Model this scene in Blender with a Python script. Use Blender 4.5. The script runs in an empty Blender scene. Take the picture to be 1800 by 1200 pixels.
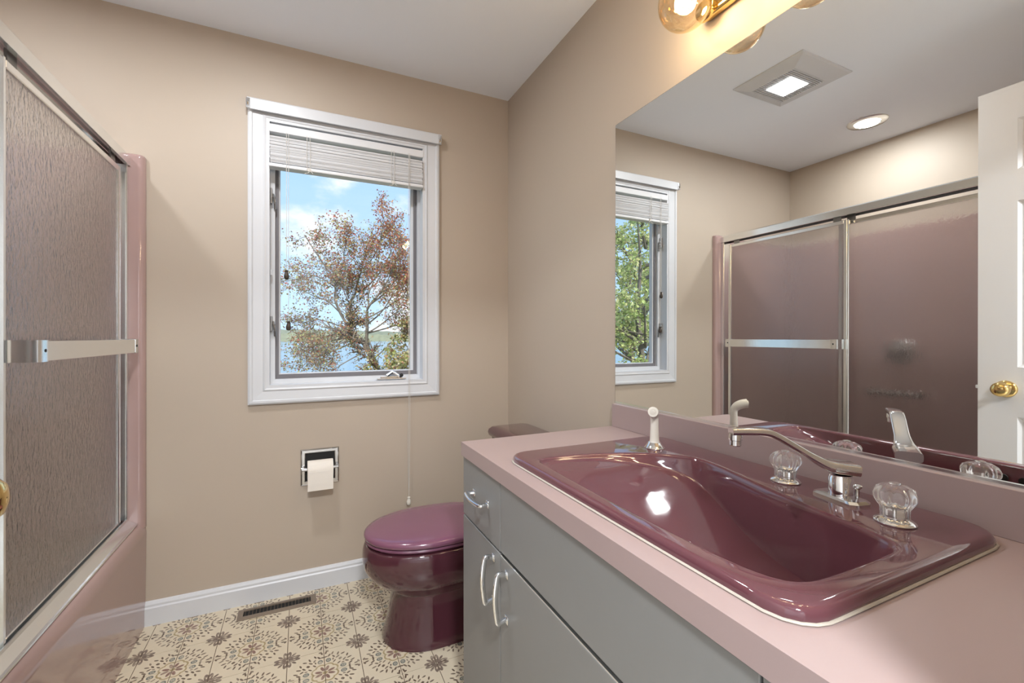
import bpy, bmesh, math, random
import numpy as np
from mathutils import Vector, Matrix

C = bpy.context.scene.collection
S = bpy.context.scene
PI = math.pi
random.seed(7)

# ------------------------------------------------------------------ camera, world, light, exposure
CAM_H = 1.14538
cam = bpy.data.cameras.new('camera')
camo = bpy.data.objects.new('camera', cam)
C.objects.link(camo)
camo.location = (0, 0, CAM_H)
camo.rotation_euler = (PI/2, 0, -0.43963)
cam.sensor_width = 36.0
cam.lens = 784.25/1800*36
cam.shift_x = (900-898.1)/1800
cam.shift_y = -(600-592.17)/1800
cam.clip_start = 0.02
cam.clip_end = 3000
S.camera = camo
S.view_settings.view_transform = 'Standard'
S.view_settings.look = 'None'
S.view_settings.gamma = 1
S.view_settings.use_curve_mapping = False
S.view_settings.exposure = 0.88
S.cycles.use_denoising = True
S.cycles.max_bounces = 14
S.cycles.transparent_max_bounces = 16
S.cycles.glossy_bounces = 6
S.cycles.transmission_bounces = 10
S.cycles.sample_clamp_indirect = 6.0

def nn(nt, t, **kw):
    n = nt.nodes.new(t)
    for k, v in kw.items():
        setattr(n, k, v)
    return n

def mathn(nt, op, a, b=None, c=None, clamp=False):
    n = nt.nodes.new('ShaderNodeMath'); n.operation = op; n.use_clamp = clamp
    for i, v in enumerate((a, b, c)):
        if v is None: continue
        if isinstance(v, (int, float)): n.inputs[i].default_value = v
        else: nt.links.new(v, n.inputs[i])
    return n.outputs[0]

def mixc(nt, fac, a, b):
    n = nt.nodes.new('ShaderNodeMix'); n.data_type = 'RGBA'
    for k, v in ((0, fac), (6, a), (7, b)):
        if hasattr(v, 'links'): nt.links.new(v, n.inputs[k])
        elif isinstance(v, (int, float)): n.inputs[k].default_value = v
        else: n.inputs[k].default_value = tuple(v) + ((1,) if len(v) == 3 else ())
    return n.outputs[2]

world = bpy.data.worlds.new('sky')
S.world = world
world.use_nodes = True
nt = world.node_tree
nt.nodes.clear()
tc = nn(nt, 'ShaderNodeTexCoord')
sep = nn(nt, 'ShaderNodeSeparateXYZ'); nt.links.new(tc.outputs['Generated'], sep.inputs[0])
grad = nn(nt, 'ShaderNodeMapRange'); grad.inputs[1].default_value = 0.0; grad.inputs[2].default_value = 0.6
nt.links.new(sep.outputs[2], grad.inputs[0])
blue = mixc(nt, grad.outputs[0], (0.40, 0.56, 0.74), (0.22, 0.37, 0.62))
mp = nn(nt, 'ShaderNodeMapping'); mp.inputs['Scale'].default_value = (1, 1, 1.9); mp.inputs['Location'].default_value = (0.37, 0.2, 0.12)
nt.links.new(tc.outputs['Generated'], mp.inputs[0])
nz = nn(nt, 'ShaderNodeTexNoise'); nz.inputs['Scale'].default_value = 4.2; nz.inputs['Detail'].default_value = 8; nz.inputs['Roughness'].default_value = 0.55
nt.links.new(mp.outputs[0], nz.inputs[0])
cl = nn(nt, 'ShaderNodeMapRange'); cl.inputs[1].default_value = 0.50; cl.inputs[2].default_value = 0.64; cl.interpolation_type = 'SMOOTHSTEP'
nt.links.new(nz.outputs[0], cl.inputs[0])
skyc = mixc(nt, cl.outputs[0], blue, (0.66, 0.67, 0.69))
bg = nn(nt, 'ShaderNodeBackground'); bg.inputs[1].default_value = 1.0
nt.links.new(skyc, bg.inputs[0])
wo = nn(nt, 'ShaderNodeOutputWorld'); nt.links.new(bg.outputs[0], wo.inputs[0])

sun = bpy.data.lights.new('sun', 'SUN'); sun.energy = 3.0; sun.angle = 0.02; sun.color = (1, 0.95, 0.86)
suno = bpy.data.objects.new('sun', sun); C.objects.link(suno)
suno.rotation_euler = (math.radians(50), 0, math.radians(-25))   # high, from behind the house

FAN_W, CAN_W, GLOBE_W, HALL_FILL_W = 8.0, 5.0, 1.5, 42.0      # watts of the room's lamps and the added hall fill

# ------------------------------------------------------------------ materials
def principled(name):
    m = bpy.data.materials.new(name); m.use_nodes = True
    nt = m.node_tree
    return m, nt, nt.nodes['Principled BSDF']

def mat(name, col, rough=0.5, metal=0.0, var=0.06, scale=8.0, bump=0.0, bscale=60.0, coat=0.0, spec=0.5, bdist=0.002, stretch=None):
    m, nt, p = principled(name)
    tc = nn(nt, 'ShaderNodeTexCoord')
    src = nn(nt, 'ShaderNodeNewGeometry').outputs['Position']
    n = nn(nt, 'ShaderNodeTexNoise'); n.inputs['Scale'].default_value = scale; n.inputs['Detail'].default_value = 4
    nt.links.new(src, n.inputs[0])
    a = tuple(max(0, c*(1-var)) for c in col); b = tuple(min(1, c*(1+var)) for c in col)
    nt.links.new(mixc(nt, n.outputs[0], a, b), p.inputs['Base Color'])
    p.inputs['Roughness'].default_value = rough
    p.inputs['Metallic'].default_value = metal
    p.inputs['Coat Weight'].default_value = coat
    p.inputs['Coat Roughness'].default_value = 0.04
    p.inputs['Specular IOR Level'].default_value = spec
    if bump:
        s2 = src
        if stretch:
            mp = nn(nt, 'ShaderNodeMapping'); mp.inputs['Scale'].default_value = stretch
            nt.links.new(src, mp.inputs[0]); s2 = mp.outputs[0]
        n2 = nn(nt, 'ShaderNodeTexNoise'); n2.inputs['Scale'].default_value = bscale; n2.inputs['Detail'].default_value = 3
        nt.links.new(s2, n2.inputs[0])
        bp = nn(nt, 'ShaderNodeBump'); bp.inputs['Strength'].default_value = bump; bp.inputs['Distance'].default_value = bdist
        nt.links.new(n2.outputs[0], bp.inputs['Height']); nt.links.new(bp.outputs[0], p.inputs['Normal'])
    return m

def emit(name, col, strength):
    m = bpy.data.materials.new(name); m.use_nodes = True
    nt = m.node_tree; nt.nodes.clear()
    e = nn(nt, 'ShaderNodeEmission'); e.inputs[0].default_value = tuple(col)+(1,); e.inputs[1].default_value = strength
    o = nn(nt, 'ShaderNodeOutputMaterial'); nt.links.new(e.outputs[0], o.inputs[0])
    return m

def thin_glass(name, tint, rough=0.0, refl=1.0, gcol=(1, 1, 1)):
    m = bpy.data.materials.new(name); m.use_nodes = True
    nt = m.node_tree; nt.nodes.clear()
    t = nn(nt, 'ShaderNodeBsdfTransparent'); t.inputs[0].default_value = tuple(tint)+(1,)
    g = nn(nt, 'ShaderNodeBsdfGlossy'); g.inputs['Roughness'].default_value = rough; g.inputs[0].default_value = tuple(gcol)+(1,)
    f = nn(nt, 'ShaderNodeLayerWeight')
    fac = mathn(nt, 'ADD', mathn(nt, 'MULTIPLY', mathn(nt, 'POWER', f.outputs['Facing'], 3.5), .6*refl), .045*refl, clamp=True)
    mx = nn(nt, 'ShaderNodeMixShader')
    nt.links.new(fac, mx.inputs[0])
    nt.links.new(t.outputs[0], mx.inputs[1]); nt.links.new(g.outputs[0], mx.inputs[2])
    o = nn(nt, 'ShaderNodeOutputMaterial'); nt.links.new(mx.outputs[0], o.inputs[0])
    return m

def obscure_glass():
    m = bpy.data.materials.new('obscure_shower_glass'); m.use_nodes = True
    nt = m.node_tree; nt.nodes.clear()
    src = nn(nt, 'ShaderNodeNewGeometry').outputs['Position']
    mp = nn(nt, 'ShaderNodeMapping'); mp.inputs['Scale'].default_value = (1, 1, 0.45); nt.links.new(src, mp.inputs[0])
    v = nn(nt, 'ShaderNodeTexNoise'); v.inputs['Scale'].default_value = 95; v.inputs['Detail'].default_value = 2.0; v.inputs['Distortion'].default_value = 0.8
    nt.links.new(mp.outputs[0], v.inputs[0])
    bp = nn(nt, 'ShaderNodeBump'); bp.inputs['Strength'].default_value = 0.42; bp.inputs['Distance'].default_value = 0.006
    nt.links.new(v.outputs[0], bp.inputs['Height'])
    r = nn(nt, 'ShaderNodeBsdfRefraction'); r.inputs['Roughness'].default_value = 0.09; r.inputs['IOR'].default_value = 1.2
    r.inputs[0].default_value = (0.88, 0.86, 0.85, 1)
    g = nn(nt, 'ShaderNodeBsdfGlossy'); g.inputs['Roughness'].default_value = 0.22; g.inputs[0].default_value = (0.9, 0.9, 0.9, 1)
    tl = nn(nt, 'ShaderNodeBsdfTranslucent'); tl.inputs[0].default_value = (0.75, 0.70, 0.68, 1)
    for b in (r, g): nt.links.new(bp.outputs[0], b.inputs['Normal'])
    m0 = nn(nt, 'ShaderNodeMixShader'); m0.inputs[0].default_value = 0.12
    nt.links.new(r.outputs[0], m0.inputs[1]); nt.links.new(tl.outputs[0], m0.inputs[2])
    f = nn(nt, 'ShaderNodeLayerWeight'); nt.links.new(bp.outputs[0], f.inputs['Normal'])
    mx = nn(nt, 'ShaderNodeMixShader')
    nt.links.new(mathn(nt, 'ADD', mathn(nt, 'MULTIPLY', mathn(nt, 'POWER', f.outputs['Facing'], 2.6), .9), .06, clamp=True), mx.inputs[0])
    nt.links.new(m0.outputs[0], mx.inputs[1]); nt.links.new(g.outputs[0], mx.inputs[2])
    o = nn(nt, 'ShaderNodeOutputMaterial'); nt.links.new(mx.outputs[0], o.inputs[0])
    return m

def crystal():
    m, nt, p = principled('crystal_acrylic')
    p.inputs['Base Color'].default_value = (1, 1, 1, 1)
    p.inputs['Transmission Weight'].default_value = 0.92
    p.inputs['IOR'].default_value = 1.47
    p.inputs['Roughness'].default_value = 0.02
    return m

FX, FY, FP = -0.52016, 2.00614, 0.23786      # lattice of the floor print: medallions at FX+i*FP, FY+j*FP
def vinyl():
    m, nt, p = principled('printed_vinyl')
    pos = nn(nt, 'ShaderNodeNewGeometry').outputs['Position']
    s = nn(nt, 'ShaderNodeSeparateXYZ'); nt.links.new(pos, s.inputs[0])
    def fold(o, off):
        a = mathn(nt, 'DIVIDE', mathn(nt, 'SUBTRACT', o, off), FP)
        a = mathn(nt, 'FRACT', mathn(nt, 'ADD', a, 100.5))
        a = mathn(nt, 'ABSOLUTE', mathn(nt, 'SUBTRACT', a, 0.5))
        return mathn(nt, 'SUBTRACT', 0.5, a)
    a, b = fold(s.outputs[0], FX), fold(s.outputs[1], FY)
    c, d = mathn(nt, 'MAXIMUM', a, b), mathn(nt, 'MINIMUM', a, b)
    cv = nn(nt, 'ShaderNodeCombineXYZ'); nt.links.new(c, cv.inputs[0]); nt.links.new(d, cv.inputs[1])
    P = cv.outputs[0]
    def ell(x, y, ang, ra, rb, ring=0):
        mp = nn(nt, 'ShaderNodeMapping', vector_type='TEXTURE')
        mp.inputs['Location'].default_value = (x, y, 0); mp.inputs['Rotation'].default_value = (0, 0, math.radians(ang)); mp.inputs['Scale'].default_value = (ra, rb, 1)
        nt.links.new(P, mp.inputs[0])
        l = nn(nt, 'ShaderNodeVectorMath', operation='LENGTH'); nt.links.new(mp.outputs[0], l.inputs[0])
        o = l.outputs['Value']
        if ring:
            o = mathn(nt, 'ADD', mathn(nt, 'MULTIPLY', mathn(nt, 'ABSOLUTE', mathn(nt, 'SUBTRACT', o, 0.85)), ring), 0.0)
        return o
    def union(lst):
        o = lst[0]
        for q in lst[1:]: o = mathn(nt, 'MINIMUM', o, q)
        mr = nn(nt, 'ShaderNodeMapRange'); mr.inputs[1].default_value = 1.12; mr.inputs[2].default_value = 0.88
        nt.links.new(o, mr.inputs[0]); return mr.outputs[0]
    mauve = union([ell(.084, .032, 20, .050, .022)])
    brown = union([ell(*e) for e in [(.195,.135,40,.032,.011),(.335,.022,80,.026,.013),(.350,.070,35,.036,.014),(.305,.130,-30,.030,.013),
        (.385,.120,25,.034,.012),(.275,.185,50,.034,.014),(.345,.195,20,.036,.013),(.225,.215,45,.026,.013),(.320,.262,70,.032,.013),
        (.432,.030,15,.034,.013),(.462,.048,-60,.026,.014),(.250,.120,10,.022,.010)]])
    slate = union([ell(.250, .056, 0, .038, .032, 3.4), ell(.250,.056,0,.014,.012)])
    olive = union([ell(.092, .046, 25, .098, .084, 8.0)])
    grey = union([ell(.478, .405, 80, .060, .024, 1.9), ell(.410, .410, 45, .044, .018), ell(.390,.438,75,.016,.022), ell(.46,.46,45,.030,.014)])
    n = nn(nt, 'ShaderNodeTexNoise'); n.inputs['Scale'].default_value = 3.0; nt.links.new(pos, n.inputs[0])
    col = mixc(nt, n.outputs[0], (0.60, 0.52, 0.385), (0.68, 0.60, 0.46))
    wear = nn(nt, 'ShaderNodeTexNoise'); wear.inputs['Scale'].default_value = 45.0; nt.links.new(pos, wear.inputs[0])
    wr = nn(nt, 'ShaderNodeMapRange'); wr.inputs[1].default_value = 0.3; wr.inputs[2].default_value = 0.5; wr.inputs[3].default_value = 0.55; wr.inputs[4].default_value = 0.95
    nt.links.new(wear.outputs[0], wr.inputs[0])
    for msk, cc in ((olive, (.36,.28,.14)), (slate, (.13,.15,.14)), (mauve, (.21,.115,.095)), (brown, (.105,.068,.048)), (grey, (.17,.125,.10))):
        col = mixc(nt, mathn(nt, 'MULTIPLY', msk, wr.outputs[0]), col, cc)
    nt.links.new(col, p.inputs['Base Color'])
    p.inputs['Roughness'].default_value = 0.32
    return m

M = {}
M['wall'] = mat('tan_wall_paint', (0.475, 0.400, 0.322), 0.55, var=0.02, scale=2, bump=0.05, bscale=220, bdist=0.001)
M['ceiling'] = mat('white_ceiling_paint', (0.86, 0.905, 0.975), 0.7, var=0.01, scale=2)
M['white'] = mat('white_trim_paint', (0.63, 0.645, 0.67), 0.35, var=0.015)
M['door'] = mat('white_door_paint', (0.66, 0.66, 0.67), 0.4, var=0.015)
M['blind'] = mat('white_blind_vinyl', (0.72, 0.73, 0.745), 0.4, var=0.02)
M['gasket'] = mat('grey_sash_gasket', (0.20, 0.19, 0.20), 0.5)
M['latch'] = mat('dull_grey_metal', (0.30, 0.29, 0.28), 0.35, 0.8)
M['dark'] = mat('black_part_and_hole_shade', (0.012, 0.012, 0.012), 0.8)  # black parts, and shade painted where openings would be
M['pink'] = mat('dusty_pink_fibreglass', (0.38, 0.258, 0.240), 0.10, var=0.02, coat=0.5)
M['laminate'] = mat('pink_laminate', (0.355, 0.270, 0.262), 0.33, var=0.035, scale=5, spec=0.5)
M['lam_edge'] = M['laminate']
M['burgundy'] = mat('burgundy_enamel', (0.115, 0.042, 0.053), 0.06, var=0.03, coat=0.6, bump=0.05, bscale=22, bdist=0.003)
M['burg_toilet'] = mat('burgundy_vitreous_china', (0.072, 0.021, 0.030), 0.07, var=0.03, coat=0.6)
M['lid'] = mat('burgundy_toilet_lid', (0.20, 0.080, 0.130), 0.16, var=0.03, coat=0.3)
M['grey'] = mat('grey_cabinet_laminate', (0.215, 0.217, 0.213), 0.38, var=0.03, scale=14)
M['chrome'] = mat('chrome', (0.78, 0.79, 0.80), 0.07, 1.0, var=0.01)
M['chrome_grey'] = mat('grey_chrome', (0.46, 0.45, 0.44), 0.16, 1.0, var=0.08, scale=40)  # chrome toned darker and greyer
M['alu'] = mat('brushed_aluminium', (0.84, 0.86, 0.86), 0.18, 0.95, var=0.03, scale=20)
M['brass'] = mat('polished_brass', (0.78, 0.57, 0.24), 0.10, 1.0, var=0.02)
M['bone'] = mat('bone_plastic', (0.72, 0.69, 0.62), 0.3, var=0.02)
M['paper'] = mat('toilet_paper', (0.80, 0.75, 0.68), 0.9, var=0.02, bump=0.15, bscale=300, bdist=0.001)
M['register'] = mat('brown_register_paint', (0.20, 0.155, 0.115), 0.45, var=0.06)
M['caulk'] = mat('white_caulk', (0.48, 0.44, 0.38), 0.6, var=0.15, scale=30)
M['carpet'] = mat('hall_bounce_carpet', (0.70, 0.69, 0.67), 0.9, var=0.04, scale=60)  # unseen hall floor, pale to bounce light upward
M['grout'] = mat('brown_tile_joint', (0.11, 0.075, 0.05), 0.8)
M['cord'] = mat('blind_cord', (0.62, 0.60, 0.56), 0.7)
M['walnut'] = mat('dark_wood_tassel', (0.05, 0.035, 0.025), 0.4)
M['lens'] = emit('lit_fan_lens', (1.0, 0.98, 0.95), 4.0)
M['canlens'] = emit('lit_downlight_lens', (1.0, 0.97, 0.95), 4.0)
M['fil'] = emit('warm_filament', (1.0, 0.62, 0.28), 3.0)
M['amber'] = thin_glass('amber_globe_glass', (0.90, 0.83, 0.72), 0.02, 3.2, (1.0, .86, .62))
M['pane'] = thin_glass('window_glass', (0.97, 0.98, 0.98), 0.0, 0.35)
M['shower_glass'] = obscure_glass()
M['crystal'] = crystal()
M['vinyl'] = vinyl()
mm, _nt, _p = principled('silvered_mirror'); _p.inputs['Base Color'].default_value = (0.90, 0.92, 0.91, 1); _p.inputs['Metallic'].default_value = 1; _p.inputs['Roughness'].default_value = 0.0
M['mirror'] = mm
M['plate'] = mat('mirror_edge', (0.09, 0.085, 0.075), 0.4, 0.0)

# ------------------------------------------------------------------ mesh helpers
WO = {}
def tag(o, label=None, cat=None, group=None, kind=None):
    if label: o['label'] = label
    if cat: o['category'] = cat
    if group: o['group'] = group
    if kind: o['kind'] = kind
    return o

def thing(name, label, cat, loc=(0, 0, 0), group=None, kind=None):
    o = bpy.data.objects.new(name, None); C.objects.link(o)
    o.location = loc; o.empty_display_size = 0.05
    WO[o.name] = Vector(loc)
    return tag(o, label, cat, group, kind)

def obj(name, bm, m, parent=None, label=None, cat=None, group=None, kind=None, smooth=False, loc=None, angle=40):
    """link bm (built in world coordinates) as one mesh; origin at the parent's base or at loc"""
    me = bpy.data.meshes.new(name)
    bmesh.ops.recalc_face_normals(bm, faces=bm.faces)
    bm.to_mesh(me); bm.free()
    base = WO[parent.name] if parent else (Vector(loc) if loc is not None else Vector((0, 0, 0)))
    me.transform(Matrix.Translation(-base))
    me.materials.append(m)
    if smooth:
        me.polygons.foreach_set('use_smooth', [True]*len(me.polygons))
        try: me.set_sharp_from_angle(angle=math.radians(angle))
        except Exception: pass
    o = bpy.data.objects.new(name, me); C.objects.link(o)
    if parent: o.parent = parent
    else: o.location = base
    WO[o.name] = base
    return tag(o, label, cat, group, kind)

def dup(o, delta, parent=None):
    c = o.copy(); C.objects.link(c)
    c.location = Vector(o.location) + Vector(delta)
    if parent: c.parent = parent
    WO[c.name] = WO[o.name] + Vector(delta)
    return c

def box(bm, x0, x1, y0, y1, z0, z1, bev=0.0, seg=2):
    v = [bm.verts.new((x, y, z)) for x in (x0, x1) for y in (y0, y1) for z in (z0, z1)]
    f = [bm.faces.new([v[i] for i in q]) for q in ((0,1,3,2),(4,6,7,5),(0,4,5,1),(2,3,7,6),(0,2,6,4),(1,5,7,3))]
    if bev:
        bmesh.ops.recalc_face_normals(bm, faces=f)
        e = list({e for q in f for e in q.edges})
        bmesh.ops.bevel(bm, geom=e, offset=bev, segments=seg, profile=0.5, affect='EDGES')
    return bm

def loft(bm, loops, cap0=True, cap1=True, closed=True):
    R = [[bm.verts.new(p) for p in l] for l in loops]
    n = len(R[0])
    for a, b in zip(R[:-1], R[1:]):
        for i in range(n if closed else n-1):
            j = (i+1) % n
            bm.faces.new((a[i], a[j], b[j], b[i]))
    if cap0: bm.faces.new(list(reversed(R[0])))
    if cap1: bm.faces.new(R[-1])
    return R

def lathe(bm, prof, c, axis='z', n=32, cap=True, flute=None, flip=1):
    """prof: (r, h) along axis from c"""
    loops = []
    for r, h in prof:
        l = []
        for i in range(n):
            t = 2*PI*i/n
            rr = r*(1+flute[0]*math.cos(flute[1]*t)) if flute else r
            a, b, hh = rr*math.cos(t), rr*math.sin(t), h*flip
            p = {'z': (a, b, hh), 'x': (hh, a, b), 'y': (b, hh, a)}[axis]
            l.append((c[0]+p[0], c[1]+p[1], c[2]+p[2]))
        loops.append(l)
    loft(bm, loops, cap, cap)

def tube(bm, pts, r, n=10, cap=True, flat=None, up=(0, 0, 1)):
    """sweep; r scalar or list; flat=(w,h) gives a rounded-rectangle section"""
    pts = [Vector(p) for p in pts]
    rr = r if isinstance(r, (list, tuple)) else [r]*len(pts)
    loops = []
    for i, p in enumerate(pts):
        t = (pts[min(i+1, len(pts)-1)] - pts[max(i-1, 0)]).normalized()
        u = Vector(up)
        if abs(t.dot(u)) > 0.95: u = Vector((1, 0, 0)) if abs(t.x) < 0.9 else Vector((0, 1, 0))
        s = t.cross(u).normalized(); w = s.cross(t).normalized()
        l = []
        for k in range(n):
            a = 2*PI*k/n
            ca, sa = math.cos(a), math.sin(a)
            if flat:
                e = 0.45
                ca = math.copysign(abs(ca)**e, ca)*flat[0]; sa = math.copysign(abs(sa)**e, sa)*flat[1]
                l.append(p + s*ca*rr[i] + w*sa*rr[i])
            else:
                l.append(p + (s*ca + w*sa)*rr[i])
        loops.append(l)
    loft(bm, loops, cap, cap)

def prism(bm, poly, axis, a, b):
    f = {'x': lambda p, t: (t, p[0], p[1]), 'y': lambda p, t: (p[0], t, p[1]), 'z': lambda p, t: (p[0], p[1], t)}[axis]
    loft(bm, [[f(p, a) for p in poly], [f(p, b) for p in poly]])

def frame_ring(bm, outer, inner, prof, y_of):
    """mitred rectangular frame in the xz plane; outer/inner = (x0,x1,z0,z1); prof: list of (t,d), t 0 outer..1 inner, d depth"""
    loops = []
    for t, d in prof:
        x0, x1, z0, z1 = [o+(i-o)*t for o, i in zip(outer, inner)]
        y = y_of(d)
        loops.append([(x0, y, z0), (x1, y, z0), (x1, y, z1), (x0, y, z1)])
    loft(bm, loops+[loops[0]], False, False)

def B(): return bmesh.new()

def smooth_path(pts, n=6):
    P = [Vector(p) for p in pts]; P = [P[0]*2-P[1]] + P + [P[-1]*2-P[-2]]
    out = []
    for i in range(1, len(P)-2):
        for k in range(n):
            t = k/n
            a, b, c, d = P[i-1:i+3]
            out.append(0.5*((2*b)+(c-a)*t+(2*a-5*b+4*c-d)*t*t+(3*b-a-3*c+d)*t**3))
    return out + [P[-2]]

# ------------------------------------------------------------------ room shell
W, D, XL, H = 1.028, 2.223, -1.40, 2.44
YF = 0.02
WX = (-0.137, 0.564, 0.922, 2.100)            # window opening in the back wall
bm = B()
for x0, x1, z0, z1 in ((XL-.12, WX[0], -.3, H+.1), (WX[1], W+.12, -.3, H+.1), (WX[0], WX[1], -.3, WX[2]), (WX[0], WX[1], WX[3], H+.1)):
    box(bm, x0, x1, D, D+.14, z0, z1)
# no recess is cut for the paper holder; its shade is painted as a dark niche
obj('wall_back', bm, M['wall'], kind='structure', label='tan painted wall with the window in it', cat='wall')
obj('wall_right', box(B(), W, W+.12, -1.6, D, -.3, H+.1), M['wall'], kind='structure', label='tan painted wall behind the mirror and vanity', cat='wall')
obj('wall_left', box(B(), XL-.12, XL, -.10, D, -.3, H+.1), M['wall'], kind='structure', label='tan painted wall above the tub surround on the long side', cat='wall')
bm = B()
for x0, x1, z0, z1 in ((XL-.12, -.425, 0, H+.1), (.41, W, 0, H+.1), (-.425, .41, 2.11, H+.1)):
    box(bm, x0, x1, -.10, YF, z0, z1)
obj('wall_front', bm, M['wall'], kind='structure', label='tan painted wall around the doorway', cat='wall')
obj('wall_alcove', box(B(), XL, -.572, YF, .658, 0, H+.05), M['wall'], kind='structure', label='tan painted wall block closing the near end of the tub', cat='wall')
obj('ceiling', box(B(), XL-.12, W+.12, -1.6, D+.14, H, H+.1), M['ceiling'], kind='structure', label='smooth white ceiling', cat='ceiling')
# hallway the camera looks in from; unseen, finished pale to bounce light
bm = B()
box(bm, -1.2, -1.1, -1.6, -.1, -.02, H+.05); box(bm, -1.2, W, -1.7, -1.6, -.02, H+.05)
obj('wall_hall', bm, M['white'], kind='structure', label='white hallway walls outside the doorway', cat='wall')

obj('hall_bounce_floor', box(B(), -1.1, W, -1.6, YF-.02, -.0015, .001), M['carpet'], kind='structure', label='unseen hallway floor, pale carpet added to bounce light into the room', cat='floor')  # added floor, sends hall lamp light up to the room ceiling

# floor: dark joints below, one object per tile
floor = obj('floor', box(B(), XL-.1, W+.1, -1.7, D+.1, -.06, -.0016), M['grout'], kind='structure', label='floor of printed beige vinyl tiles with brown flower medallions', cat='floor')
T = FP/2
tile0 = None
i0 = math.floor((-.565-FX)/T); i1 = math.ceil((W-FX)/T); j1 = math.ceil((D-FY)/T); j0 = math.floor((YF-FY)/T)
bm = B(); box(bm, 0.0011, T-0.0012, 0.0011, T-0.0011, -.0055, 0)
me = None
for j in range(j0, j1):
    for i in range(i0, i1):
        x, y = FX+i*T, FY+j*T
        if x+T*.5 > .60 and y < 1.2: continue           # under the cabinet
        if tile0 is None:
            tile0 = obj('tile', bm, M['vinyl'], floor); tile0.location = (x, y, 0)
        else:
            c = tile0.copy(); C.objects.link(c); c.parent = floor; c.location = (x, y, 0)

def baseboard(name, x0, x1, label):
    bm = B()
    prism(bm, [(D+.0, 0), (D-.014, 0), (D-.014, .068), (D-.0105, .074), (D-.0105, .082), (D-.006, .092), (D, .094)], 'x', x0, x1)
    return obj(name, bm, M['white'], kind='structure', label=label, cat='baseboard')
baseboard('baseboard_back', -.560, W, 'white moulded baseboard along the foot of the window wall')

# ------------------------------------------------------------------ window
win = thing('window_1', 'white casement window with moulded casing over the lake view', 'window', (0.2135, D, .86), kind='structure')
OUT = (-.207, .636, .853, 2.165)
bm = B()
frame_ring(bm, OUT, WX, [(0, 0), (0, .016), (.10, .020), (.22, .020), (.28, .015), (.80, .012), (.90, .016), (1, .014), (1, 0)], lambda d: D-d)
obj('casing', bm, M['white'], win)
bm = B()
frame_ring(bm, WX, (WX[0]+.012, WX[1]-.012, WX[2]+.012, WX[3]-.012), [(0, 0), (1, 0), (1, .075), (0, .075)], lambda d: D+d-.012)
obj('jamb', bm, M['white'], win)
FR = (WX[0]+.012, WX[1]-.012, WX[2]+.012, WX[3]-.012)
bm = B()
frame_ring(bm, FR, (-.106, .540, .955, 2.05), [(0, .050), (1, .052), (1, .10), (0, .10)], lambda d: D+d)
obj('window_frame', bm, M['white'], win)
SA = (-.106, .540, .955, 2.05)
SI = (-.092, .524, .975, 2.02)
bm = B()
frame_ring(bm, SA, SI, [(0, .074), (1, .070), (1, .09), (0, .09)], lambda d: D+d)
obj('gasket', bm, M['gasket'], win, label='dark grey sash gasket')
bm = B()
frame_ring(bm, SI, (SI[0]+.006, SI[1]-.012, SI[2]+.004, SI[3]-.01), [(0, .078), (1, .082), (1, .11), (0, .11)], lambda d: D+d)
obj('sash', bm, M['white'], win)
obj('pane', box(B(), SI[0]+.004, SI[1]-.010, D+.094, D+.098, SI[2]+.002, SI[3]-.008), M['pane'], win, label='clear window glass')
for z in (1.775, 1.205):
    bm = B()
    box(bm, -.125, -.116, D+.028, D+.052, z-.035, z+.035, .003)
    l = obj('sash_latch', bm, M['latch'], win, label='grey metal sash latch')
    bm = B(); tube(bm, smooth_path([(-.114, D+.040, z+.01), (-.107, D+.034, z-.02), (-.106, D+.046, z-.055)]), .0055, 8)
    obj('lever', bm, M['latch'], l)
bm = B(); box(bm, -.125, -.117, D+.022, D+.034, 1.42, 1.445, .002)
obj('cord_cleat', bm, M['white'], win)
bm = B()
box(bm, .335, .475, D+.014, D+.052, .936, .944, .003)
box(bm, .352, .455, D+.022, D+.046, .944, .951, .003)
cb = obj('crank_base', bm, M['chrome'], win, label='chrome casement crank')
bm = B()
tube(bm, [(.385, D+.034, .955), (.412, D+.030, .974), (.438, D+.022, .957)], [.013, .011, .008], 10, flat=(1, .7))
obj('crank_handle', bm, M['chrome'], cb)
bm = B(); lathe(bm, [(.0, -.010), (.007, -.007), (.0095, 0), (.007, .007), (0, .010)], (.452, D+.018, .956), 'x', 14, False)
obj('crank_knob', bm, M['dark'], cb, label='black crank knob')

# curtain rod along the top of the casing
rod = thing('curtain_rod', 'white flat curtain rod along the top of the window casing', 'curtain rod', (.22, D-.03, 2.12))
bm = B()
prism(bm, [(D-.036, 2.118), (D-.036, 2.162), (D-.033, 2.167), (D-.016, 2.171), (D-.016, 2.165), (D-.031, 2.161), (D-.031, 2.121), (D-.026, 2.118)], 'x', -.208, .642)
obj('rail', bm, M['white'], rod)
for x, s in ((-.204, 1), (.632, 1)):
    bm = B()
    box(bm, x-.008, x+.008, D-.040, D-.036, 2.118, 2.160, .0015)
    box(bm, x-.006, x+.006, D-.037, D-.016, 2.124, 2.130)
    box(bm, x-.006, x+.006, D-.037, D-.016, 2.150, 2.156)
    tube(bm, [(x, D-.041, 2.128), (x, D-.043, 2.139), (x, D-.041, 2.150)], .004, 8)
    obj('bracket', bm, M['chrome'], rod, label='clear metal rod bracket')

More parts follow.
